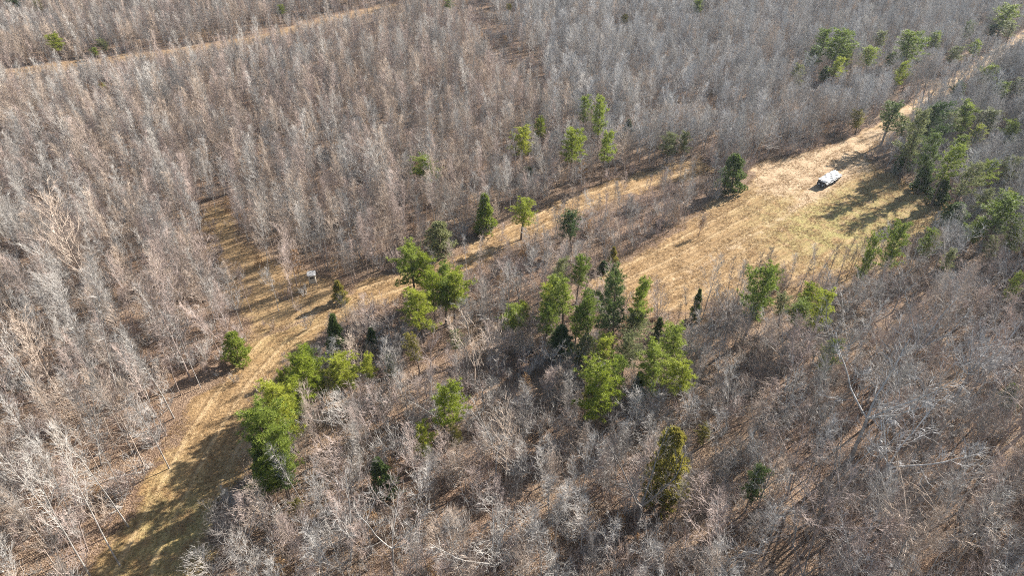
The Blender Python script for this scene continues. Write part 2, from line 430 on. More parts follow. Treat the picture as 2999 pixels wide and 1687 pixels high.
# meshes of the leafless trees, one pair per form; H is the height they are built at
FORMS = {}
def form(key, H, args, kw, n):
    FORMS[key] = []
    for i in range(n):
        T, K = bare_tree(hash_seed(key) + i, H, *args, **kw)
        FORMS[key].append((H, T.mesh('bare_trunk', M_bark), K.mesh('bare_crown', M_twig)))
def hash_seed(s): return sum(ord(c) * (i + 3) for i, c in enumerate(s)) * 7
form('slender', 16, (.085, 3.3, .30, 30, 6, 4), dict(up=.5, el=(30, 60), tw=.0115), 6)
form('tall', 18, (.085, 2.3, .46, 24, 5, 3), dict(up=.6, el=(28, 58), tw=.0115), 3)
form('pole', 13, (.085, 1.2, .50, 18, 4, 3), dict(up=.6, el=(35, 60)), 2)
form('spreading', 15, (.17, 4.8, .3, 34, 6, 3), dict(fork=4, up=.35, tw=.013), 3)
form('rounded', 13, (.11, 3.9, .24, 32, 6, 3), dict(up=.55, el=(42, 72), tw=.012), 3)
SHRUB = [shrub_mesh(40, 2.8, 12, 11).mesh('shrub_twigs', M_twig), shrub_mesh(41, 1.7, 14, 8).mesh('shrub_twigs', M_twig), shrub_mesh(42, 3.8, 9, 14).mesh('shrub_twigs', M_twig)]
def leafy(seed):
    r = np.random.default_rng(seed); K = MB()
    for i in range(220):
        a = r.uniform(0, 6.28); q = r.uniform(0, 1) ** .6; z = r.uniform(.3, 3.0)
        p = np.array([math.cos(a) * q * (1.3 - .3 * z), math.sin(a) * q * (1.3 - .3 * z), z])
        needles(K, p, np.array([0, 0, -.4]), 3, .16, .05, r, 1.0)
    return K
LEAFY = leafy(77).mesh('dry_leaf_crown', M_tan_leaf)

TINT = {'silver grey': (.45, .425, .395), 'pale': (.43, .40, .365), 'tan': (.46, .375, .305), 'pinkish brown': (.42, .34, .30), 'dark grey': (.25, .225, .205), 'bluish grey': (.48, .47, .46)}  # bluish grey: species tone plus far haze put into the bark colour

# ------------------------------------------------------------------ conifers: crown top x, top y, foot y, crown width (photo px), kind, needles, label
CONIFERS = [
 # cluster beside the upper lane, left of the middle
 (1202,722,858,76,'pine','mid','tall pine at the left end of the clump beside the upper lane'),
 (1248,746,858,62,'pine','bright','slim tall pine just right of the clump\'s leftmost pine by the lane'),
 (1291,765,866,66,'pine','mid','pine in the middle of the clump touching the lane'),
 (1322,796,912,66,'pine','bright','bright pine at the right end of the clump beside the lane'),
 (1229,848,967,76,'pine','bright','broad bright pine standing in front of the lane-side clump'),
 (1299,835,924,58,'pine','mid','lower pine on the front right flank of the lane-side clump'),
 (1284,652,742,76,'round','pale','rounded pale grey-green evergreen just beyond the lane-side clump'),
 (1419,567,679,52,'cedar','mid','conical cedar on the far edge of the lane, left of a yellow-topped pine'),
 (1528,586,700,54,'pine','bright','small yellow-topped pine on the far edge of the lane beside a conical cedar'),
 (1679,617,734,52,'pine','dark','lone blue-green pine in the scrub between lane and field'),
 (1697,753,858,50,'pine','mid','slim dull green pine in front of the field\'s lower left corner'),
 (1656,811,951,80,'pine','mid','tall loose pine with bare lower trunk left of the field\'s near corner'),
 (1598,831,936,50,'pine','bright','bright yellow-green pine in the brown scrub below the lane'),
 (1637,842,940,48,'pine','dark','dark pine tucked between a bright pine and a loose tall pine'),
 (1534,881,930,36,'pine','bright','small bright pine behind a bushy low pine in the scrub'),
 (1499,901,978,58,'pine','mid','bushy low pine in the brown scrub, leaning right'),
 (1819,807,1002,84,'pine','dark','tallest pine of the near field corner, bluish with long bare trunk'),
 (1870,821,986,66,'pine','mid','pine with bare trunk just right of the bluish tall pine at the field corner'),
 (1738,879,1002,78,'pine','mid','full green pine in front of the bluish tall pine, to its left'),
 (1850,916,1014,76,'pine','pale','short pale pine below the two bare-trunked pines at the field corner'),
 (1648,953,1044,68,'cedar','dark','dark round cedar in the woods below the field corner pines'),
 (1722,985,1062,64,'round','pale','faded grey-green evergreen right of the dark round cedar'),
 (1835,994,1083,74,'pine','pale','pale loose pine in the woods below the field corner'),
 (1797,1050,1180,60,'pine','mid','upper pine of the clump in the centre of the lower woods'),
 (1768,1095,1238,108,'pine','bright','broad bright pine at the foot of the clump in the lower woods'),
 (1716,1140,1225,42,'pine','olive','small olive pine left of the broad bright pine in the lower woods'),
 (1982,951,1079,66,'pine','mid','tall pine at the top of the large clump right of the lower centre'),
 (1932,1017,1150,80,'pine','mid','left pine of the large clump right of the lower centre'),
 (2005,1045,1165,84,'pine','bright','bright lowest pine of the large clump right of the lower centre'),
 (1878,1090,1165,38,'cedar','dark','narrow dark cedar left of the large pine clump'),
 (1932,928,1000,28,'cedar','dark','small bluish cedar behind the large pine clump'),
 (1068,1035,1126,44,'pine','bright','narrow bright yellow-green pine standing alone right of the lane clump'),
 (1140,1048,1112,34,'pine','pale','small pale yellowish pine right of the narrow bright pine'),
 (1217,978,1078,48,'pine','olive','sparse yellowish pine below the lane-side clump'),
 (1332,965,1030,36,'pine','pale','small sparse pale pine among bare trees below the clump'),
 (1085,960,1018,34,'cedar','dark','dark cedar deep in grey brush below the lane'),
 (968,915,1042,46,'cedar','dark','dark bluish cedar overhanging the lower lip of the lane bend'),
 (1800,720,772,24,'cedar','olive','small olive cedar at the field\'s upper left edge'),
 (1768,762,794,28,'cedar','dark','dark low cedar bush in the shade at the field\'s left tip'),
 # big clump along the lower lane
 (892,1008,1115,46,'pine','mid','farthest pine of the big clump along the lower lane'),
 (862,1036,1166,74,'pine','bright','largest bright pine in the middle of the lower lane clump'),
 (815,1088,1180,42,'pine','bright','small bright pine on the lane side of the lower lane clump'),
 (810,1122,1270,74,'pine','bright','broad bright pine at the near end of the lower lane clump'),
 (778,1190,1368,80,'pine','mid','darker full pine hanging over the lane at the clump\'s near end'),
 (768,1226,1400,62,'cedar','dark','dark evergreen at the foot of the lower lane clump'),
 (984,1040,1134,78,'pine','bright','round bright pine standing right of the lower lane clump'),
 (927,1098,1164,50,'pine','bright','low bright pine between the lower lane clump and the round pine'),
 (1036,1122,1148,40,'sap','bright','low bright pine bush at the foot of the round pine'),
 (846,1092,1205,58,'pine','bright','bright pine filling the gap in the middle of the lower lane clump'),
 (832,1172,1262,54,'pine','bright','low bright pine at the woods side of the lower lane clump'),
 (742,1278,1428,56,'cedar','dark','dark cedar at the lane\'s edge whose long shadow crosses the lane'),
 (792,1262,1418,66,'pine','mid','full green pine just behind the dark cedar of the long lane shadow'),
 (1262,790,905,60,'pine','bright','bright pine filling the middle of the clump beside the upper lane'),
 (1600,900,1000,52,'pine','mid','green pine left of the dark round cedar'),
 (1690,905,1000,60,'pine','mid','mid-green pine above the dark round cedar, to its right'),
 (1780,985,1085,56,'pine','bright','bright pine between the field corner pines and the lower clump'),
 (1640,760,860,48,'pine','pale','pale pine in the strip left of the field\'s near corner'),
 (848,1142,1222,48,'pine','mid','shaded pine behind the broad bright pine of the lower lane clump'),
 # bottom
 (761,1372,1452,60,'pine','mid','pine at the right rim of the lower lane beside bare twiggy trees'),
 (804,1338,1448,48,'pine','dark','dark pine directly behind the pine at the lower lane\'s rim'),
 (868,1470,1505,34,'sap','olive','small olive pine bush by a pale leaning trunk near the bottom'),
 (1116,1346,1456,56,'cedar','dark','dark narrow evergreen among the bare trees near the bottom edge'),
 (1290,1142,1285,84,'pine','bright','rounded yellow-green pine alone in the lower woods'),
 (1229,1244,1345,48,'pine','bright','slim yellow pine just below the rounded yellow-green pine'),
 (1333,1262,1330,40,'sap','olive','faint olive sapling right of the slim yellow pine'),
 (1985,1264,1470,104,'round','olive','large olive evergreen in the lower right woods'),
 (2225,1362,1472,58,'pine','dark','dark slim pine with bare stem in the lower right woods'),
 (2072,1250,1310,40,'sap','olive','faint olive young pine above the large olive evergreen'),
 (2432,990,1088,56,'pine','mid','lone hazy green pine in the right-hand bare woods'),
 (2972,1125,1190,44,'cedar','mid','green cedar cut by the right edge of the photo'),
 # along the field's near side
 (2233,778,951,78,'pine','mid','dark leafy pine at the left of the row below the field'),
 (2279,780,868,38,'pine','mid','slim pine leaning beside the dark leafy pine below the field'),
 (2306,862,936,40,'pine','pale','pale thin pine in the middle of the row below the field'),
 (2350,868,958,84,'pine','mid','broad dark pine in the row below the field'),
 (2372,838,930,44,'pine','bright','pale-topped pine rising behind the broad dark pine below the field'),
 (2423,846,984,50,'pine','bright','leaning bright pine at the right of the row below the field'),
 (2562,700,827,38,'pine','mid','thin pine with one-sided crown at the field\'s near edge'),
 (2636,664,811,60,'pine','mid','open-crowned pine on a slender trunk at the field\'s near right edge'),
 (2733,672,790,48,'pine','mid','soft green pine past the field\'s right end'),
 (2790,726,812,42,'pine','pale','pale pine below the soft green pine past the field'),
 (2818,592,690,82,'round','dark','dark spreading evergreen at the field\'s right tip'),
 (2946,572,735,82,'pine','mid','large green pine near the right edge, level with the field'),
 (2985,662,765,56,'pine','mid','pine touching the right edge below the large green pine'),
 (2050,842,936,26,'cedar','dark','small bluish cedar among bare poles at the field\'s near corner'),
 # beyond the field, both sides of the dirt road
 (2462,92,232,74,'pine','mid','tallest pine of the far clump left of the dirt road'),
 (2390,142,232,54,'pine','dark','left pine of the far clump beyond the field'),
 (2452,168,264,44,'pine','bright','bright front pine of the far clump beyond the field'),
 (2418,200,264,38,'pine','dark','dark lower pine of the far clump beyond the field'),
 (2486,142,226,30,'pine','mid','slim pine on the right flank of the far clump'),
 (2346,188,275,32,'pine','pale','pale thin pine left of the far clump'),
 (2559,140,232,44,'pine','mid','single pine between the far clump and the roadside pair'),
 (2684,96,232,70,'pine','mid','full tall pine left of the dirt road\'s middle'),
 (2645,184,276,34,'pine','bright','bright narrow pine in front of the full roadside pine'),
 (2608,158,222,28,'pine','dark','dark slender pine left of the full roadside pine'),
 (2750,96,168,42,'pine','mid','hazy pine farther up the dirt road on its left'),
 (2800,132,200,44,'pine','pale','pale pine close to the far dirt road'),
 (2954,14,118,74,'pine','mid','large pine at the far end of the dirt road'),
 (2912,70,124,50,'pine','dark','dark pine left of the large one at the road\'s far end'),
 (2905,192,284,44,'pine','mid','dark pine on the right bank of the dirt road'),
 (2820,244,312,46,'pine','dark','pair-standing dark pine on the right bank, nearer down the road'),
 (2852,305,432,66,'pine','mid','tall green pine in the woods right of the dirt road'),
 (2872,372,452,44,'pine','bright','yellow-green pine in front of the tall one right of the road'),
 (2917,320,420,54,'pine','pale','pale broad pine near the right edge beyond the field'),
 (2985,358,450,52,'pine','mid','pine at the right edge above the field level'),
 (2960,456,570,56,'pine','pale','pale green pine by the right edge behind the field'),
 (2622,296,424,56,'pine','dark','dark wind-swept pine where the road leaves the field'),
 (2738,302,470,78,'pine','dark','big dark pine on the shaded bank at the field\'s far corner'),
 (2702,335,535,56,'pine','pale','faded blue-green pine on the shaded bank right of the trailer'),
 (2752,392,566,58,'pine','dark','dark pine whose shadow crosses the field behind the trailer'),
 (2794,432,600,60,'pine','mid','green pine in the thick shaded bank at the field\'s right end'),
 (2672,400,508,34,'cedar','dark','dark narrow cedar at the corner of road and field'),
 (2726,470,560,46,'cedar','dark','dark cedar low on the shaded bank of the field'),
 (2775,520,596,44,'cedar','dark','dark squat cedar at the foot of the field\'s right bank'),
 (2840,480,640,56,'pine','pale','pale pine set back from the field\'s right bank'),
 (2890,470,600,50,'pine','mid','mid-green pine deep in the woods right of the field'),
 (2656,346,440,30,'pine','dark','thin dark pine between the wind-swept and the big dark pine'),
 (2524,328,392,44,'sap','olive','olive-yellow young evergreen at the field\'s far edge'),
 (2163,448,562,66,'cedarbush','dark','large bushy cedar at the field\'s upper left corner'),
 (2870,118,182,34,'pine','mid','slim pine on the left verge of the far road, nearer its bend'),
 (2838,66,138,30,'pine','dark','thin dark pine left of the far road, behind the pale one'),
 (2972,64,140,40,'pine','pale','hazy pine at the right edge beside the far road'),
 (2948,238,320,44,'pine','mid','slender pine right of the dark pine on the road\'s right bank'),
 (2980,226,310,40,'pine','pale','pale pine on the right edge below the far road'),
 (2790,330,450,44,'pine','pale','thin faded pine left of the tall green one right of the road'),
 (2810,400,500,46,'pine','mid','pine standing between the road\'s right woods and the field bank'),
 (2965,560,650,40,'pine','bright','slim yellow-green pine beside the large green pine at the right edge'),
 (2900,560,660,46,'pine','pale','pale slender pine left of the large green pine at the right edge'),
 (2870,640,745,44,'pine','mid','slender pine between the field tip and the right edge'),
 (2930,700,800,40,'pine','pale','thin pale pine below the right-edge pines'),
 (2985,800,890,38,'pine','mid','pine half cut by the right edge, lowest of the right-edge pines'),
 (2590,90,170,34,'pine','pale','pale pine behind the single pine between far clump and road'),
 (2420,84,190,40,'pine','mid','pine at the back of the far clump beyond the field'),
 (2050,-4,60,32,'pine','mid','faint pine at the top edge left of the middle right'),
 (2010,386,470,30,'pine','pale','faint pale pine behind the bushy cedar'),
 # group standing beyond the lane, centre
 (1532,378,492,50,'pine','bright','bright pine at the left of the group beyond the lane'),
 (1587,348,432,36,'pine','bright','small bright pine behind the left one of the group beyond the lane'),
 (1680,382,534,54,'pine','bright','yellow-green pine with dark bare trunk in the middle of the group'),
 (1715,284,396,44,'pine','mid','left far pine of the tall pair beyond the lane'),
 (1763,298,470,52,'pine','mid','tallest far pine of the group beyond the lane'),
 (1773,388,538,52,'pine','mid','right front pine of the group beyond the lane'),
 (1965,388,476,50,'pine','pale','washed-out pine between the group and the bushy cedar'),
 (1545,488,524,62,'cedarbush','dark','low dark cedar bush under the bright pine beyond the lane'),
 (1843,348,392,28,'cedar','dark','small dark cedar alone among grey trees right of the group'),
 (1252,455,562,72,'pine','mid','lone full pine in the bare left woods'),
 # far left and top
 (152,98,172,52,'pine','bright','lone bright pine on the far trail at the upper left'),
 (272,138,172,38,'sap','mid','low green evergreen right of the far trail pine'),
 (300,112,158,24,'pine','pale','thin pale pine behind the low evergreen at the far trail'),
 (822,12,56,34,'pine','mid','small far pine at the end of the far trail'),
 (295,242,270,20,'sap','bright','tiny bright young pine in the upper left woods'),
 (108,-2,48,26,'pine','olive','olive pine at the upper left corner'),
 (24,-34,40,64,'pine','dark','dark evergreen cut by the upper left corner'),
 (1318,-4,42,28,'pine','mid','small pine at the top edge by the forest boundary'),
 (1495,12,44,20,'sap','olive','tiny olive pine at the top edge right of the forest boundary'),
 (1828,44,84,28,'pine','olive','yellowish pine far off in the top middle woods'),
 (678,972,1060,62,'cedarbush','mid','bushy green cedar bulging into the lane bend from the left'),
 (987,822,884,36,'cedar','olive','small olive cedar right of the elevated hunting blind'),
]
def extent(K):
    V = np.concatenate(K.v); return 2 * np.percentile(np.hypot(V[:, 0], V[:, 1]), 88)
PINE_P, CEDAR_P = [], []
for i, (cr, lo, nb) in enumerate([(.18, .40, 64), (.22, .32, 72), (.17, .46, 56), (.20, .38, 68)]):
    T, K = pine_tree(500 + i, 10.0, cr * 10, lo, nb)
    PINE_P.append((10.0, extent(K), T, K))
for i, (cr, pw, nb) in enumerate([(.20, .85, 1000), (.24, .6, 1150)]):
    T, K = cedar_tree(600 + i, 6.0, cr * 6, nb, pw)
    CEDAR_P.append((6.0, extent(K), T, K))
T, K = cedar_tree(620, 6.0, 2.0, 1300, .45)
ROUND_P = (6.0, extent(K), T, K)
MESHES = {}
def conifer_mesh(kind, j, col):
    key = (kind, j, col)
    if key not in MESHES:
        H, Wd, T, K = PINE_P[j] if kind == 'pine' else CEDAR_P[j] if kind == 'cedar' else ROUND_P
        MESHES[key] = (H, Wd, T.mesh('conifer_trunk', M_pinebark), K.mesh('needles', M_pine[col]))
    return MESHES[key]
conifer_spots = []; conifer_view = []
for i, (tx, ty, by, wpx, kind, col, label) in enumerate(CONIFERS):
    if kind == 'pine' and by > 800: by = ty + 1.28 * (by - ty)
    bx = tx + (by - ty) * (1500 - tx) / (3700 - ty)
    g = ground(bx, by); h = max(1.6, height_at(g, ty)); wm = wpx * depth(g) / FPX
    if kind in ('pine', 'sap'): j = int(rng.integers(0, 4)); H, Wd, mt, mc = conifer_mesh('pine', j, col)
    elif kind == 'cedar': j = int(rng.integers(0, 2)); H, Wd, mt, mc = conifer_mesh('cedar', j, col)
    else: H, Wd, mt, mc = conifer_mesh('round', 0, col)
    name = 'cedar_tree' if 'cedar' in kind else 'pine_sapling' if kind == 'sap' else 'evergreen_tree' if kind == 'round' else 'pine_tree'
    cat = {'cedar_tree': 'cedar', 'pine_sapling': 'young pine', 'evergreen_tree': 'evergreen', 'pine_tree': 'pine'}[name]
    o = link(name, None); o.location = (g[0], g[1], gz(*g) - .05)
    sz = h / H; sw = min(max((1.4 if tx < 940 and kind == 'pine' else 1.16 if col == 'bright' else 1.05) * wm / Wd, sz * .6), sz * 2.2)
    o.scale = (sw, sw, sz); o.rotation_euler = (rng.normal(0, .02), rng.normal(0, .02), rng.uniform(0, 6.28))
    tag(o, label, cat, {'cedar': 'cedars dotted through the bare woods', 'young pine': 'young pines dotted through the bare woods', 'evergreen': 'broad evergreens in the bare woods', 'pine': 'pines dotted through the bare woods'}[cat])
    link('trunk', mt, o); link('crown', mc, o)
    conifer_view.append((tx, ty, by, wpx, depth(g)))
    conifer_spots.append((g[0], g[1], wm / 2, label))
print('conifers', len(CONIFERS))
# ------------------------------------------------------------------ elevated hunting blind in the glade
def at_height(px, py, z):
    g = ground(px, py); f = (CAM_H - z) / CAM_H
    return np.array([g[0] * f, g[1] * f, z])
M_white = plain("white_painted_metal", (.36, .35, .34), .6, 0, .35, 3)
M_cream = plain("cream_board", (.42, .38, .31), .7, 0, .2, 4)
M_wood = plain("weathered_wood", (.26, .21, .17), .85, 0, .35, 5)
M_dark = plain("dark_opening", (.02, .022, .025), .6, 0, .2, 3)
def blind(c):
    b = link('hunting_blind', None); b.location = (c[0], c[1], gz(c[0], c[1])); b.scale = (.72, .72, .9); b.rotation_euler = (0, 0, R(14))
    tag(b, 'small elevated hunting blind with white ridged roof in the glade', 'hunting blind')
    m = MB(); m.box((0, 0, 1.30), (.78, .78, .05)); link('floor', m.mesh('floor', M_wood), b)
    m = MB()
    for x in (-1, 1): m.box((x * .70, 0, 2.13), (.03, .73, .78))
    for y in (-1, 1): m.box((0, y * .70, 2.13), (.668, .03, .78))
    wl = link('wall', m.mesh('wall', M_cream), b)
    for (x, y, hx, hy) in ((0, -.735, .42, .012), (.735, 0, .012, .42), (-.735, 0, .012, .42)):
        m = MB(); m.box((x, y, 2.42), (hx, hy, .17)); link('window', m.mesh('window', M_dark), wl)
    m = MB()
    n = 12                                              # corrugated sheet with a thickness, sloping a little to the front
    xs = np.linspace(-.93, .93, n * 4 + 1); zz = 3.02 + .022 * np.sin(xs / .93 * n * math.pi)
    V = [(x, y, z + .06 * y + o) for o in (0, .03) for y in (-.93, .93) for x, z in zip(xs, zz)]; q = len(xs); F = []
    for i in range(q - 1):
        F += [(i, q + i, q + i + 1, i + 1), (2 * q + i, 2 * q + i + 1, 3 * q + i + 1, 3 * q + i), (i, i + 1, 2 * q + i + 1, 2 * q + i), (q + i, 3 * q + i, 3 * q + i + 1, q + i + 1)]
    m.add(V, F); link('roof', m.mesh('roof', M_white), b)
    for x in (-1, 1):
        for y in (-1, 1):
            m = MB(); m.tube([(x * .85, y * .85, -.1), (x * .68, y * .68, 1.26)], (.055, .05), 6); link('leg', m.mesh('leg', M_wood), b)
    m = MB()
    for x in (-.22, .22): m.tube([(x, -1.25, 0), (x, -.80, 1.42)], (.03, .03), 5)
    for i in range(5): t = (i + .6) / 5; m.tube([(-.22, -1.25 + .45 * t, 1.42 * t), (.22, -1.25 + .45 * t, 1.42 * t)], (.022, .022), 5)
    link('ladder', m.mesh('ladder', M_wood), b)
    return b
BL = at_height(911, 800, 2.8); blind(BL)

# ------------------------------------------------------------------ low trailer under a crumpled white tarp on the field
M_tarp = plain("white_tarp", (.46, .46, .45), .6, 0, .62, 1.3)
M_load = plain("dark_blue_load", (.03, .045, .06), .4, 0, .5, 3)
M_rubber = plain("black_rubber", (.02, .02, .02), .8)
M_steel = plain("grey_steel", (.12, .13, .14), .5, .4)
M_glint = plain("pale_blue_glint", (.45, .55, .65), .4)
def trailer():
    A, B, D, Cc = at_height(2400, 522, 1.75), at_height(2448, 496.6, 1.65), at_height(2415.6, 539, 1.0), at_height(2465, 508, .95)
    mid = (A + B + D + Cc) / 4; ax = B - A + Cc - D; rz = math.atan2(ax[1], ax[0])
    t = link('covered_trailer', None); t.location = (mid[0], mid[1], gz(mid[0], mid[1])); t.rotation_euler = (0, 0, rz)
    tag(t, 'low trailer under a crumpled white tarp with dark open end on the field', 'trailer')
    L, W = 3.4, 1.15
    t.scale = (.93, .9, .9)
    n, k = 46, 22; V = []; r = np.random.default_rng(5); ph = r.uniform(0, 6.28, 8)
    for i in range(n + 1):
        for j in range(k + 1):
            u = -1 + 2 * i / n; s = -1 + 2 * j / k          # u along, s across: +1 is the far, high side
            x = L * u * (1 + .03 * math.sin(3 * s)); y = W * s
            z = 1.46 + .34 * s - .10 * s * s + .05 * math.sin(5 * u + ph[0] + 2 * s) + .055 * math.sin(11 * u - 4 * s + ph[1]) + .035 * math.sin(23 * u + 7 * s + ph[2]) + .03 * math.sin(15 * s + 5 * u)
            z += -.20 * math.exp(-((u + .35) / .28) ** 2) * (1 - s) * .5
            if s < -.93: z -= (-.93 - s) / .07 * .07
            if s > .93: z -= (s - .93) / .07 * .08
            V.append((x, y, z))
    F = [(i * (k + 1) + j, (i + 1) * (k + 1) + j, (i + 1) * (k + 1) + j + 1, i * (k + 1) + j + 1) for i in range(n) for j in range(k)]
    m = MB(); m.add(V, F); me = m.mesh('tarp', M_tarp); tp = link('tarp', me, t)
    sol = tp.modifiers.new('thickness', 'SOLIDIFY'); sol.thickness = .02
    m = MB(); m.box((.05, 0, .46), (3.35, 1.02, .07)); m.box((-3.9, 0, .45), (.55, .05, .05)); link('frame', m.mesh('frame', M_steel), t)
    m = MB(); m.box((.2, .12, .78), (3.0, .82, .25)); m.box((-1.2, .3, 1.14), (1.7, .6, .11)); m.box((1.6, .3, 1.12), (1.3, .55, .09)); m.box((-3.25, .08, .8), (.62, .88, .42)); m.box((-3.3, .08, 1.32), (.5, .84, .14)); m.box((.4, -.98, .86), (2.9, .05, .26)); link('load', m.mesh('load', M_load), t)
    for y, z in ((-.45, .62), (.4, .74)):
        m = MB(); m.tube([(-3.93, y, z), (-3.93, y, z + .34)], (.15, .17), 12); link('tub', m.mesh('tub', M_glint), t)  # pale cylinders put in as glints of the dark front's windows
    for x in (-3.38, 3.38):
        for y in (-1.0, 1.0):
            m = MB(); m.tube([(x, y, .52), (x, y, 1.15 + .3 * y)], (.03, .03), 6); link('post', m.mesh('post', M_steel), t)
    for x in (-.45, .45):
        for y in (-1.12, 1.12):
            m = MB(); m.tube([(x, y - .09, .34), (x, y - .089, .34), (x, y + .089, .34), (x, y + .09, .34)], (.2, .34, .34, .2), 18); wh = link('wheel', m.mesh('tyre', M_rubber), t)
            m = MB(); m.tube([(x, y - .095, .34), (x, y + .095, .34)], (.17, .17), 12); m.tube([(x, y - .1, .34), (x, y - .094, .34)], (.03, .17), 12); link('rim', m.mesh('rim', M_steel), wh)
    return t
trailer()

# ------------------------------------------------------------------ leafless trees
MAIN = np.concatenate([LANE_MID[:-1], np.array([ground(a * k, b * k) for a, b in [(1620,440),(1760,410),(1890,440),(2140,360),(2250,300),(2400,205),(2550,110),(2700,20)]])])
def smooth(a, b, v): t = np.clip((v - a) / (b - a), 0, 1); return t * t * (3 - 2 * t)
cand = []
ST = 2.1
for yy in np.arange(22, 345, ST):
    half = .70 * yy + 42
    for xx in np.arange(-half, half, ST): cand.append((xx, yy))
cand = np.array(cand) + rng.uniform(-.95, .95, (len(cand), 2))
cx, cyy = cand[:, 0], cand[:, 1]
u, v = project(cx, cyy, 0.0); u = u / k; v = v / k
sd = {n: sdist(P, cx, cyy) for n, P in (('lane', LANE), ('field', FIELD), ('road', ROAD), ('glade', GLADE), ('scrub', SCRUB), ('trail', TRAIL), ('ditch', DITCH))}
above = line_dist(MAIN, cx, cyy) < 0
if not above[np.argmin(np.hypot(u - 600, v - 300))]: above = ~above
blue = smooth(-120, 160, u - (1230 + v * .5)) * above  # where bark takes on the hazy bluish grey
patch = wob(cx, cyy, 45); patch2 = wob(cx + 77, cyy + 31, 18)
spacing = np.where(above, 2.45 + .25 * blue + .7 * smooth(600, 1000, v), 2.9)
spacing = np.where(~above & (u < 1950) & (v > 690), 3.0, spacing)
spacing = np.where(~above & (u >= 1950) & (v > 690), 3.5, spacing)
spacing = np.where(~above & (u > 2150) & (v <= 690), 2.2, spacing)
spacing = np.where(sd['scrub'] > 0, 1.9 * 1.15, spacing)
spacing = np.where(~above & (u > 1150) & (u < 1950) & (v <= 690) & (sd['scrub'] < 0), 2.6, spacing)
spacing = np.where(sd['glade'] > 0, 5.0, spacing)
spacing = spacing * (1 + .30 * patch2)
keep = rng.uniform(0, 1, len(cand)) < (ST / spacing) ** 2
keep &= (sd['lane'] < -.9) & (sd['field'] < -.9) & (sd['road'] < .2) & (sd['trail'] < -.3) & (sd['ditch'] < 0)
for (a, b, rr, lb) in conifer_spots: keep &= np.hypot(cx - a, cyy - b) > .9 + .35 * rr
keep &= np.hypot(cx - BL[0], cyy - BL[1]) > 2.6
OPEN = (LANE, FIELD, ROAD, GLADE, TRAIL, DITCH)
BARE = []                                                # x, y, height, form, tint name, label or None
HAND = [  # crown top, foot (photo px), form, tint, label
 (692,520,618,'rounded','pale','whitish round-crowned bare tree at the head of the glade'),
 (45,1335,1700,'tall','pale','tall white-stemmed bare tree in the bottom left corner'),
 (150,1300,1660,'tall','pale','tall white-stemmed bare tree second from the bottom left corner'),
 (205,1215,1545,'tall','pale','long pale leaning trunk left of the lower lane\'s end'),
 (395,1140,1372,'slender','silver grey','grey bare tree at the lane\'s left bank opposite the pine shadow'),
 (285,1105,1310,'tall','pale','straight pale bare tree above the fallen pale tree by the lane'),
 (85,795,1010,'tall','pale','tall pale-trunked bare tree at the left edge, mid height'),
 (30,640,790,'tall','pale','pale bare tree touching the left edge above the middle'),
 (662,800,968,'slender','pale','pale slim bare tree at the tip of the woods beside the glade'),
 (1909,1325,1592,'spreading','dark grey','big spreading bare tree with a dark straight trunk near the bottom'),
 (845,1300,1502,'tall','pale','pale leaning bare tree right of the pine on the lane\'s rim'),
 (1530,1310,1428,'rounded','silver grey','grey fan-crowned bare tree in the middle of the lower woods'),
 (2460,1362,1534,'spreading','dark grey','dark forked bare tree in the lower right, left of its twin'),
 (2492,1372,1518,'slender','dark grey','dark straight bare tree in the lower right, right of the forked one'),
 (2272,1325,1498,'spreading','silver grey','grey spreading bare tree beside the dark slim pine'),
 (2700,1300,1450,'spreading','dark grey','dark-trunked broad bare tree at the far lower right'),
 (2457,716,834,'pole','dark grey','leaning bare pole, first from the left of the row below the field'),
 (2494,694,830,'pole','dark grey','leaning bare pole, second from the left of the row below the field'),
 (2516,705,816,'pole','dark grey','leaning bare pole, third from the left of the row below the field'),
 (2555,712,832,'pole','dark grey','leaning bare pole beside the thin one-sided pine'),
 (2090,765,935,'rounded','silver grey','grey loose bare tree against the field\'s near corner'),
 (2335,735,850,'pole','silver grey','thin forked bare pole against the mown field'),
 (2380,728,855,'pole','tan','thin tan bare pole left of the leaning pole row'),
 (1545,1150,1290,'rounded','pale','pale many-branched bare tree right of the rounded yellow-green pine'),
 (1120,1000,1160,'slender','pale','thin white-trunked bare tree right of the round lane pine'),
 (905,1150,1330,'rounded','pinkish brown','pinkish twiggy bare tree in front of the lower lane clump'),
 (1010,1130,1300,'rounded','pale','pale twiggy bare tree in front of the round lane pine'),
 (690,1455,1580,'rounded','pinkish brown','pinkish fan-shaped bare tree at the lane\'s green edge'),
 (590,1600,1730,'rounded','pale','pale fan of branches at the bottom edge right of the lane'),
 (985,1460,1640,'spreading','silver grey','grey spreading bare tree left of the bottom middle'),
 (1120,1490,1690,'spreading','pale','pale crooked-limbed bare tree at the bottom edge left of the middle'),
 (1460,1500,1720,'spreading','pale','pale crooked-limbed bare tree at the bottom edge near the middle'),
]
for tx, ty, by, fm, tn, lb in HAND:
    bx = tx + (by - ty) * (1500 - tx) / (3700 - ty); g = ground(bx, by)
    BARE.append((g[0], g[1], height_at(g, ty), fm, tn, lb))
    keep &= np.hypot(cx - g[0], cyy - g[1]) > 1.5
idx = np.nonzero(keep)[0]
def pick(d): ks = list(d); p = np.array([d[q] for q in ks], float); return ks[int(rng.choice(len(ks), p=p / p.sum()))]
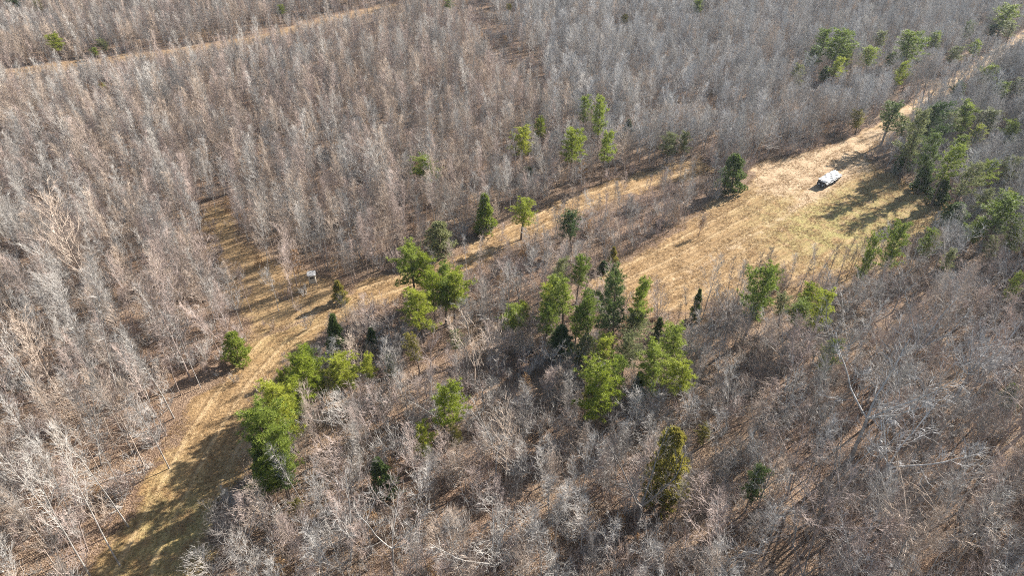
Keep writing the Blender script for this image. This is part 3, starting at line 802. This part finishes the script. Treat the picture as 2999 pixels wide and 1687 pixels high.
for i in idx:
    x, y, uu, vv = cx[i], cyy[i], u[i], v[i]
    pt = patch[i] * .5
    if sd['scrub'][i] > 0:
        h = rng.uniform(5.5, 9); fm = pick(dict(pole=6, slender=1)); tn = pick({'dark grey': 3, 'tan': 2, 'silver grey': 2})
    elif above[i]:
        if blue[i] > rng.uniform(.2, .8):
            h = rng.uniform(7, 10); fm = pick(dict(slender=3, rounded=5, spreading=1)); tn = pick({'silver grey': 4, 'bluish grey': 5, 'tan': 1.0 + pt, 'dark grey': .6})
        else:
            h = rng.uniform(7, 11.5) + 4.0 * smooth(650, 1150, vv); fm = pick(dict(slender=8, rounded=1.2, pole=1, tall=14 * smooth(760, 1050, vv)))
            tn = pick({'tan': max(.3, 3.2 + 5 * pt), 'silver grey': max(.3, 2.5 - 4 * pt), 'pinkish brown': 2.2, 'pale': 1.2 + 1.2 * smooth(900, 1300, vv), 'dark grey': .5})
    else:
        if vv > 690 and uu > 1950:
            h = rng.uniform(8, 13.5); fm = pick(dict(spreading=5, rounded=2, slender=3)); tn = pick({'silver grey': 4, 'pinkish brown': 2.5, 'dark grey': 1.2, 'pale': 1, 'tan': 1.5, 'bluish grey': .6 + 1.5 * smooth(2100, 2500, uu)})
        elif vv > 690:
            h = rng.uniform(6, 10); fm = pick(dict(spreading=3, rounded=4, slender=5)); tn = pick({'silver grey': 3, 'pinkish brown': 2.5, 'pale': .6, 'dark grey': 1.8, 'tan': 1.6})
        elif uu > 2150:
            h = rng.uniform(8.5, 13); fm = pick(dict(rounded=4, slender=4, spreading=1)); tn = pick({'silver grey': 3, 'bluish grey': 3, 'dark grey': 2})
        else:
            h = rng.uniform(6, 9.5); fm = pick(dict(slender=6, pole=4, rounded=1.5)); tn = pick({'silver grey': 3, 'pinkish brown': 2, 'dark grey': 2, 'tan': 1})
    h *= 1 + .16 * patch2[i]
    h *= rng.uniform(.8, 1.15)
    if rng.uniform() < .12: h *= rng.uniform(.5, .8)
    # trees at the near side of an opening are the lower ones of the edge
    zs = np.linspace(.15, 1, 9) * h; q = CAM_H / (CAM_H - zs)
    cov = np.zeros(9, bool)
    for P in OPEN: cov |= inside(P, x * q, y * q)
    if cov.mean() > .2 and not (uu > 2100 and vv < 300 and rng.uniform() < .12) and not (sd['glade'][i] > 0 and rng.uniform() < .3):
        z0 = zs[np.argmax(cov)]
        if rng.uniform() < (.3 if vv < 230 and uu < 1100 else .02 if vv < 230 and uu < 1420 else .08 if uu < 720 else .2 if sd['scrub'][i] < 0 and uu < 1100 else .88 if sd['scrub'][i] < 0 and uu > 1330 else .6 if sd['scrub'][i] < 0 else .96): fm = pick(dict(pole=2, slender=1)); h = min(h, 9.0)
        else: h = z0 * rng.uniform(.9, 1.35)
        if h < 2.6: continue
    hide = False
    for (tx, ty, by, wpx, dg) in conifer_view:           # thin the woods round the evergreens, which stand clear in the photo
        if depth((x, y)) < dg - .5:
            p0 = project(x, y, h); hw = .16 * h * FPX / depth((x, y))
            if abs(p0[0] - tx) < wpx * .5 + hw and p0[1] < ty + .62 * (by - ty) and project(x, y, 0)[1] > ty + 10:
                if rng.uniform() < .12: continue
                h = min(h, height_at((x, y), ty + rng.uniform(.55, .8) * (by - ty)))
    if h < 2.2: continue
    if y < BL[1] and abs(project(x, y, h * .9)[0] - 908) < 45 and project(x, y, h)[1] < 860 and project(x, y, 0)[1] > 800: continue
    BARE.append((x, y, h, fm, tn, None))
def seen(t):
    a = project(t[0], t[1], t[2] * .7); return -10 < a[0] < PW + 10 and -10 < a[1] < PH + 40
near_first = sorted(BARE, key=lambda t: (t[5] is None, not seen(t), math.sqrt(t[0] ** 2 + t[1] ** 2 + CAM_H ** 2)))
N_IND = 298
single, rest = near_first[:N_IND], near_first[N_IND:]
print('bare trees', len(BARE))

LANDMARKS = [('the rounded yellow-green pine', 1303, 1280), ('the large olive evergreen', 1988, 1460), ('the dark narrow evergreen', 1120, 1450), ('the pine on the lane rim', 775, 1445),
 ('the lower-wood pine clump', 1765, 1230), ('the large central pine clump', 1965, 1150), ('the dark slim pine', 2222, 1470), ('the lone hazy pine', 2430, 1088),
 ('the lower lane clump', 830, 1250), ('the round lane pine', 987, 1134), ('the lane-bend cedar', 690, 1058), ('the dark round cedar', 1648, 1044), ('the fallen pale tree', 375, 1380),
 ('the near lane end', 380, 1660), ('the dark-trunked tree', 1905, 1592), ('the narrow pine', 1075, 1126), ('the bottom right corner', 2960, 1660), ('the bottom left corner', 40, 1660),
 ('the slim yellow pine', 1240, 1345), ('the right-edge cedar', 2960, 1190), ('the forked dark tree', 2440, 1534)]
FORMW = {'slender': 'upright', 'tall': 'high-crowned', 'pole': 'pole-thin', 'spreading': 'spreading', 'rounded': 'rounded'}
used_label = {}
def bare_label(t):
    px, py = project(t[0], t[1], 0)
    n, a, b = min(LANDMARKS, key=lambda l: math.hypot(px - l[1], (py - l[2]) * 1.3))
    dx, dy = px - a, (py - b) * 1.3; d = math.hypot(dx, dy)
    rel = ('right of' if dx > 0 else 'left of') if abs(dx) > 1.7 * abs(dy) else ('in front of' if dy > 0 else 'behind') if abs(dy) > 1.7 * abs(dx) else (('before and ' if dy > 0 else 'behind and ') + ('right of' if dx > 0 else 'left of'))
    far = '' if d < 190 else 'well ' 
    size = 'tall' if t[2] > 10.5 else 'low' if t[2] < 6 else ''
    return ' '.join(f"{size} {t[4]} {FORMW[t[3]]} bare tree {far if len(n.split()) < 6 else ''}{rel} {n}".split())
def stand(t):
    px, py = project(t[0], t[1], 0); px /= k; py /= k
    return 'bare trees left of the lane' if line_dist(MAIN, np.array([t[0]]), np.array([t[1]]))[0] * (1 if (line_dist(MAIN, np.array([0.]), np.array([300.]))[0] > 0) else -1) > 0 else 'bare trees of the lower woods'
SOURCE = {}
for (x, y, h, fm, tn, lb) in single:
    variants = FORMS[fm]; j = int(rng.integers(0, len(variants))); H, mt, mc = variants[j]
    o = link('bare_tree', None); s = h / H; wd = s * rng.uniform(.85, 1.15) if h > .6 * H else s * 1.25
    o.location = (x, y, gz(x, y) - .05); o.scale = (wd, wd, s); o.rotation_euler = (rng.normal(0, .045), rng.normal(0, .045), rng.uniform(0, 6.28))
    t = (x, y, h, fm, tn, lb); lab = lb or bare_label(t); st = stand(t)
    st = used_label.setdefault(lab, st)
    tag(o, lab, 'bare tree', st)
    ta = link('trunk', mt, o); cr = link('crown', mc, o)
    f = rng.uniform(.86, 1.12)
    for q in (ta, cr): q['tint'] = [c * f for c in TINT[tn]]
    SOURCE.setdefault((fm, j), (ta, cr))
for fm in FORMS:                                         # every form stands at least once as a single tree
    for j in range(len(FORMS[fm])): assert (fm, j) in SOURCE, (fm, j)
print('labels', len(used_label), 'of', len(single))

def scatter(name, sources, pts, label, cat):
    """one mass of plants: points carrying variant, turn, size and bark colour, instanced by geometry nodes"""
    me = bpy.data.meshes.new(name); n = len(pts['co'])
    me.vertices.add(n); me.vertices.foreach_set('co', np.asarray(pts['co'], float).ravel())
    me.attributes.new('variant', 'INT', 'POINT').data.foreach_set('value', np.asarray(pts['variant'], np.int32))
    me.attributes.new('turn', 'FLOAT_VECTOR', 'POINT').data.foreach_set('vector', np.asarray(pts['turn'], np.float32).ravel())
    me.attributes.new('size', 'FLOAT_VECTOR', 'POINT').data.foreach_set('vector', np.asarray(pts['size'], np.float32).ravel())
    me.attributes.new('tint', 'FLOAT_COLOR', 'POINT').data.foreach_set('color', np.concatenate([np.asarray(pts['tint'], np.float32), np.ones((n, 1), np.float32)], 1).ravel())
    o = tag(link(name, me), label, cat, None, 'stuff')
    ng = bpy.data.node_groups.new(name, 'GeometryNodeTree')
    ng.interface.new_socket('Geometry', in_out='INPUT', socket_type='NodeSocketGeometry'); ng.interface.new_socket('Geometry', in_out='OUTPUT', socket_type='NodeSocketGeometry')
    ns, ls = ng.nodes, ng.links
    gi, go, jo = ns.new('NodeGroupInput'), ns.new('NodeGroupOutput'), ns.new('GeometryNodeJoinGeometry')
    def named(nm, dt): q = ns.new('GeometryNodeInputNamedAttribute'); q.data_type = dt; q.inputs[0].default_value = nm; return next(s for s in q.outputs if s.enabled and s.name == 'Attribute')
    va, tu, si = named('variant', 'INT'), named('turn', 'FLOAT_VECTOR'), named('size', 'FLOAT_VECTOR')
    er = ns.new('FunctionNodeEulerToRotation'); ls.new(tu, er.inputs[0])
    for i, objs in enumerate(sources):
        cmp_ = ns.new('FunctionNodeCompare'); cmp_.data_type = 'INT'; cmp_.operation = 'EQUAL'
        ii_ = [s for s in cmp_.inputs if s.enabled]; ls.new(va, ii_[0]); ii_[1].default_value = i
        ip = ns.new('GeometryNodeInstanceOnPoints'); ls.new(gi.outputs[0], ip.inputs['Points']); ls.new(cmp_.outputs[0], ip.inputs['Selection'])
        jg = ns.new('GeometryNodeJoinGeometry')
        for ob in objs:
            oi = ns.new('GeometryNodeObjectInfo'); oi.transform_space = 'ORIGINAL'; oi.inputs[0].default_value = ob
            ls.new(oi.outputs['Geometry'], jg.inputs[0])
        ls.new(jg.outputs[0], ip.inputs['Instance']); ls.new(er.outputs[0], ip.inputs['Rotation']); ls.new(si, ip.inputs['Scale'])
        ls.new(ip.outputs[0], jo.inputs[0])
    ls.new(jo.outputs[0], go.inputs[0])
    o.modifiers.new('plants', 'NODES').node_group = ng
    return o
keys = list(SOURCE)
P_ = dict(co=[], variant=[], turn=[], size=[], tint=[])
for (x, y, h, fm, tn, lb) in rest:
    j = int(rng.integers(0, len(FORMS[fm]))); H = FORMS[fm][j][0]; s = h / H; wd = s * rng.uniform(.85, 1.2) if h > .6 * H else s * 1.25
    P_['co'].append((x, y, gz(x, y) - .05)); P_['variant'].append(keys.index((fm, j))); P_['turn'].append((rng.normal(0, .06), rng.normal(0, .06), rng.uniform(0, 6.28)))
    f = rng.uniform(.82, 1.15); P_['size'].append((wd, wd, s)); P_['tint'].append([c * f for c in TINT[tn]])
scatter('bare_forest', [SOURCE[q] for q in keys], P_, 'mass of leafless grey and tan trees filling the farther woods', 'woods')

# fallen pale tree on the left bank of the lane
H, mt, mc = FORMS['rounded'][1]
g = ground(418, 1392); o = link('fallen_tree', None); o.location = (g[0], g[1], gz(*g) + .5); o.scale = (.5, .5, .55); o.rotation_euler = (R(12), R(-72), R(20))
tag(o, 'fallen pale tree with fanned bare branches on the left bank of the lane', 'fallen tree')
for q in (link('trunk', mt, o), link('crown', mc, o)): q['tint'] = [.60, .57, .53]

# ------------------------------------------------------------------ young trees still holding dry leaves
for tx, ty, by, lb in ((857, 722, 845, 'young tree with clinging tan leaves left of the hunting blind'), (2398, 345, 396, 'young tree with rusty leaves behind the field\'s far edge'), (1985, 590, 655, 'young tree with reddish leaves in the strip left of the field'),
                       (2055, 640, 690, 'small rusty-leaved tree at the upper left edge of the field'), (1222, 1000, 1060, 'small orange-leaved tree under the lane-side pine clump')):
    bx = tx + (by - ty) * (1500 - tx) / (3700 - ty); g = ground(bx, by); h = height_at(g, ty)
    o = link('dry_leaf_tree', None); o.location = (g[0], g[1], gz(*g) - .03); o.rotation_euler = (0, 0, tx * .7)
    tag(o, lb, 'young tree', 'young trees with clinging dry leaves')
    T, K = bare_tree(int(tx), h, .06, h * .26, .3, 26, 4, 2, up=.5)
    tr = link('trunk', T.mesh('bare_trunk', M_bark), o); br = link('branches', K.mesh('bare_crown', M_twig), o)
    for q in (tr, br): q['tint'] = list(TINT['tan'])
    m = link('leaves', LEAFY, o); m.scale = (h * .17, h * .17, h * .22); m.location = (0, 0, h * .28)

# ------------------------------------------------------------------ brush on the forest floor
SHRUBS = []
for me, px, py, tn, nm, lb in ((SHRUB[0], 452, 1290, 'pinkish brown', 'bare_shrub', 'pinkish bare shrub on the left bank of the lower lane'), (SHRUB[1], 690, 1120, 'pale', 'bare_shrub', 'pale tangled bare shrub under the bushy cedar'),
                               (SHRUB[2], 900, 965, 'silver grey', 'bare_shrub', 'grey upright brush beside the dark bluish cedar'), (LEAFY, 2415, 390, 'tan', 'dry_leaf_shrub', 'shrub with clinging orange-brown leaves at the field\'s far edge')):
    g = ground(px, py); o = link(nm, me); o.location = (g[0], g[1], gz(*g)); o['tint'] = list(TINT[tn]); tag(o, lb, 'shrub', 'shrubs at the edges of the openings'); SHRUBS.append([o])
P_ = dict(co=[], variant=[], turn=[], size=[], tint=[])
for yy in np.arange(24, 300, 1.0):
    n = int((1.4 * yy + 60) / (1.15 + .009 * yy) / 1.05)
    xs = rng.uniform(-(.7 * yy + 30), .7 * yy + 30, n); ys = yy + rng.uniform(-.5, .5, n)
    ok = np.ones(n, bool)
    for P, dd in ((LANE, -.3), (FIELD, -.3), (ROAD, -.8), (TRAIL, 0)): ok &= sdist(P, xs, ys) < dd
    gl = sdist(GLADE, xs, ys); ok &= (gl < 0) | (rng.uniform(0, 1, n) < .12)
    ok &= rng.uniform(0, 1, n) < np.clip(.52 + .6 * wob(xs, ys, 16), .08, 1)
    for x, y in zip(xs[ok], ys[ok]):
        var = int(rng.choice(4, p=(.36, .34, .28, .02))); s = rng.uniform(.4, 1.25)
        q = CAM_H / (CAM_H - 2.2 * s)
        if any(inside(P, np.array([x * q]), np.array([y * q]))[0] for P in (LANE, ROAD)): s *= .5
        P_['co'].append((x, y, gz(x, y))); P_['variant'].append(var); P_['turn'].append((0, 0, rng.uniform(0, 6.28))); P_['size'].append((s, s, s * rng.uniform(.8, 1.2)))
        f = rng.uniform(.95, 1.25); P_['tint'].append([c * f for c in TINT[pick({'tan': 1.5, 'pinkish brown': 3, 'silver grey': 3.5, 'dark grey': .7})]])
scatter('undergrowth', SHRUBS, P_, 'low leafless brush covering the forest floor', 'brush')
print('brush', len(P_['co']))

# ------------------------------------------------------------------ dry grass standing on the lane, the field and the glade
def grass():
    n = 60000
    x = rng.uniform(-60, 110, n * 5); y = rng.uniform(36, 150, n * 5)
    w = np.maximum.reduce([sdist(LANE, x, y) > -1.2, sdist(FIELD, x, y) > -1.5, (sdist(GLADE, x, y) > -1) & (rng.uniform(0, 1, n * 5) < .6), (sdist(SCRUB, x, y) > -1) & (rng.uniform(0, 1, n * 5) < .5)])
    w &= rng.uniform(0, 1, n * 5) < np.clip(.55 + .6 * wob(x, y, 7), .1, 1)
    x, y = x[w][:n], y[w][:n]; n = len(x); b = 7
    px = np.repeat(x, b) + rng.normal(0, .10, n * b); py = np.repeat(y, b) + rng.normal(0, .10, n * b)
    h = np.repeat(rng.uniform(.08, .26, n), b) * rng.uniform(.6, 1.2, n * b); a = rng.uniform(0, 6.28, n * b)
    z = wob(px, py, 60) * .12 + wob(px + 9, py, 14) * .05
    lx = rng.normal(0, .12, n * b); ly = rng.normal(0, .12, n * b)
    V = np.stack([np.stack([px + np.cos(a) * .018, py + np.sin(a) * .018, z], 1), np.stack([px - np.cos(a) * .018, py - np.sin(a) * .018, z], 1), np.stack([px + lx, py + ly, z + h], 1)], 1).reshape(-1, 3)
    nf = n * b; me = bpy.data.meshes.new('dry_grass')
    me.vertices.add(nf * 3); me.loops.add(nf * 3); me.polygons.add(nf)
    me.vertices.foreach_set('co', V.ravel()); me.loops.foreach_set('vertex_index', np.arange(nf * 3, dtype=np.int32)); me.polygons.foreach_set('loop_start', np.arange(0, nf * 3, 3, dtype=np.int32))
    me.materials.append(M_grass); me.update(); me.validate()
    tag(link('dry_grass', me), 'short dry grass on the lane, field and glade', 'grass', None, 'stuff')
    print('grass', n)
grass()

# ------------------------------------------------------------------ thin winter haze
m = MB(); m.box((0, 190, 31.75), (420, 240, 32.75))
hz = tag(link('haze', m.mesh('haze', None)), 'thin pale winter haze over the woods', 'haze', None, 'stuff')
hm = bpy.data.materials.new('haze'); hm.use_nodes = True; hn = hm.node_tree.nodes; hn.clear()
ho = hn.new('ShaderNodeOutputMaterial'); hv = hn.new('ShaderNodeVolumePrincipled')
hv.inputs['Color'].default_value = (.74, .86, 1, 1); hv.inputs['Density'].default_value = .00009; hv.inputs['Anisotropy'].default_value = .3
hm.node_tree.links.new(hv.outputs[0], ho.inputs['Volume']); hz.data.materials.append(hm)
S.cycles.volume_bounces = 0
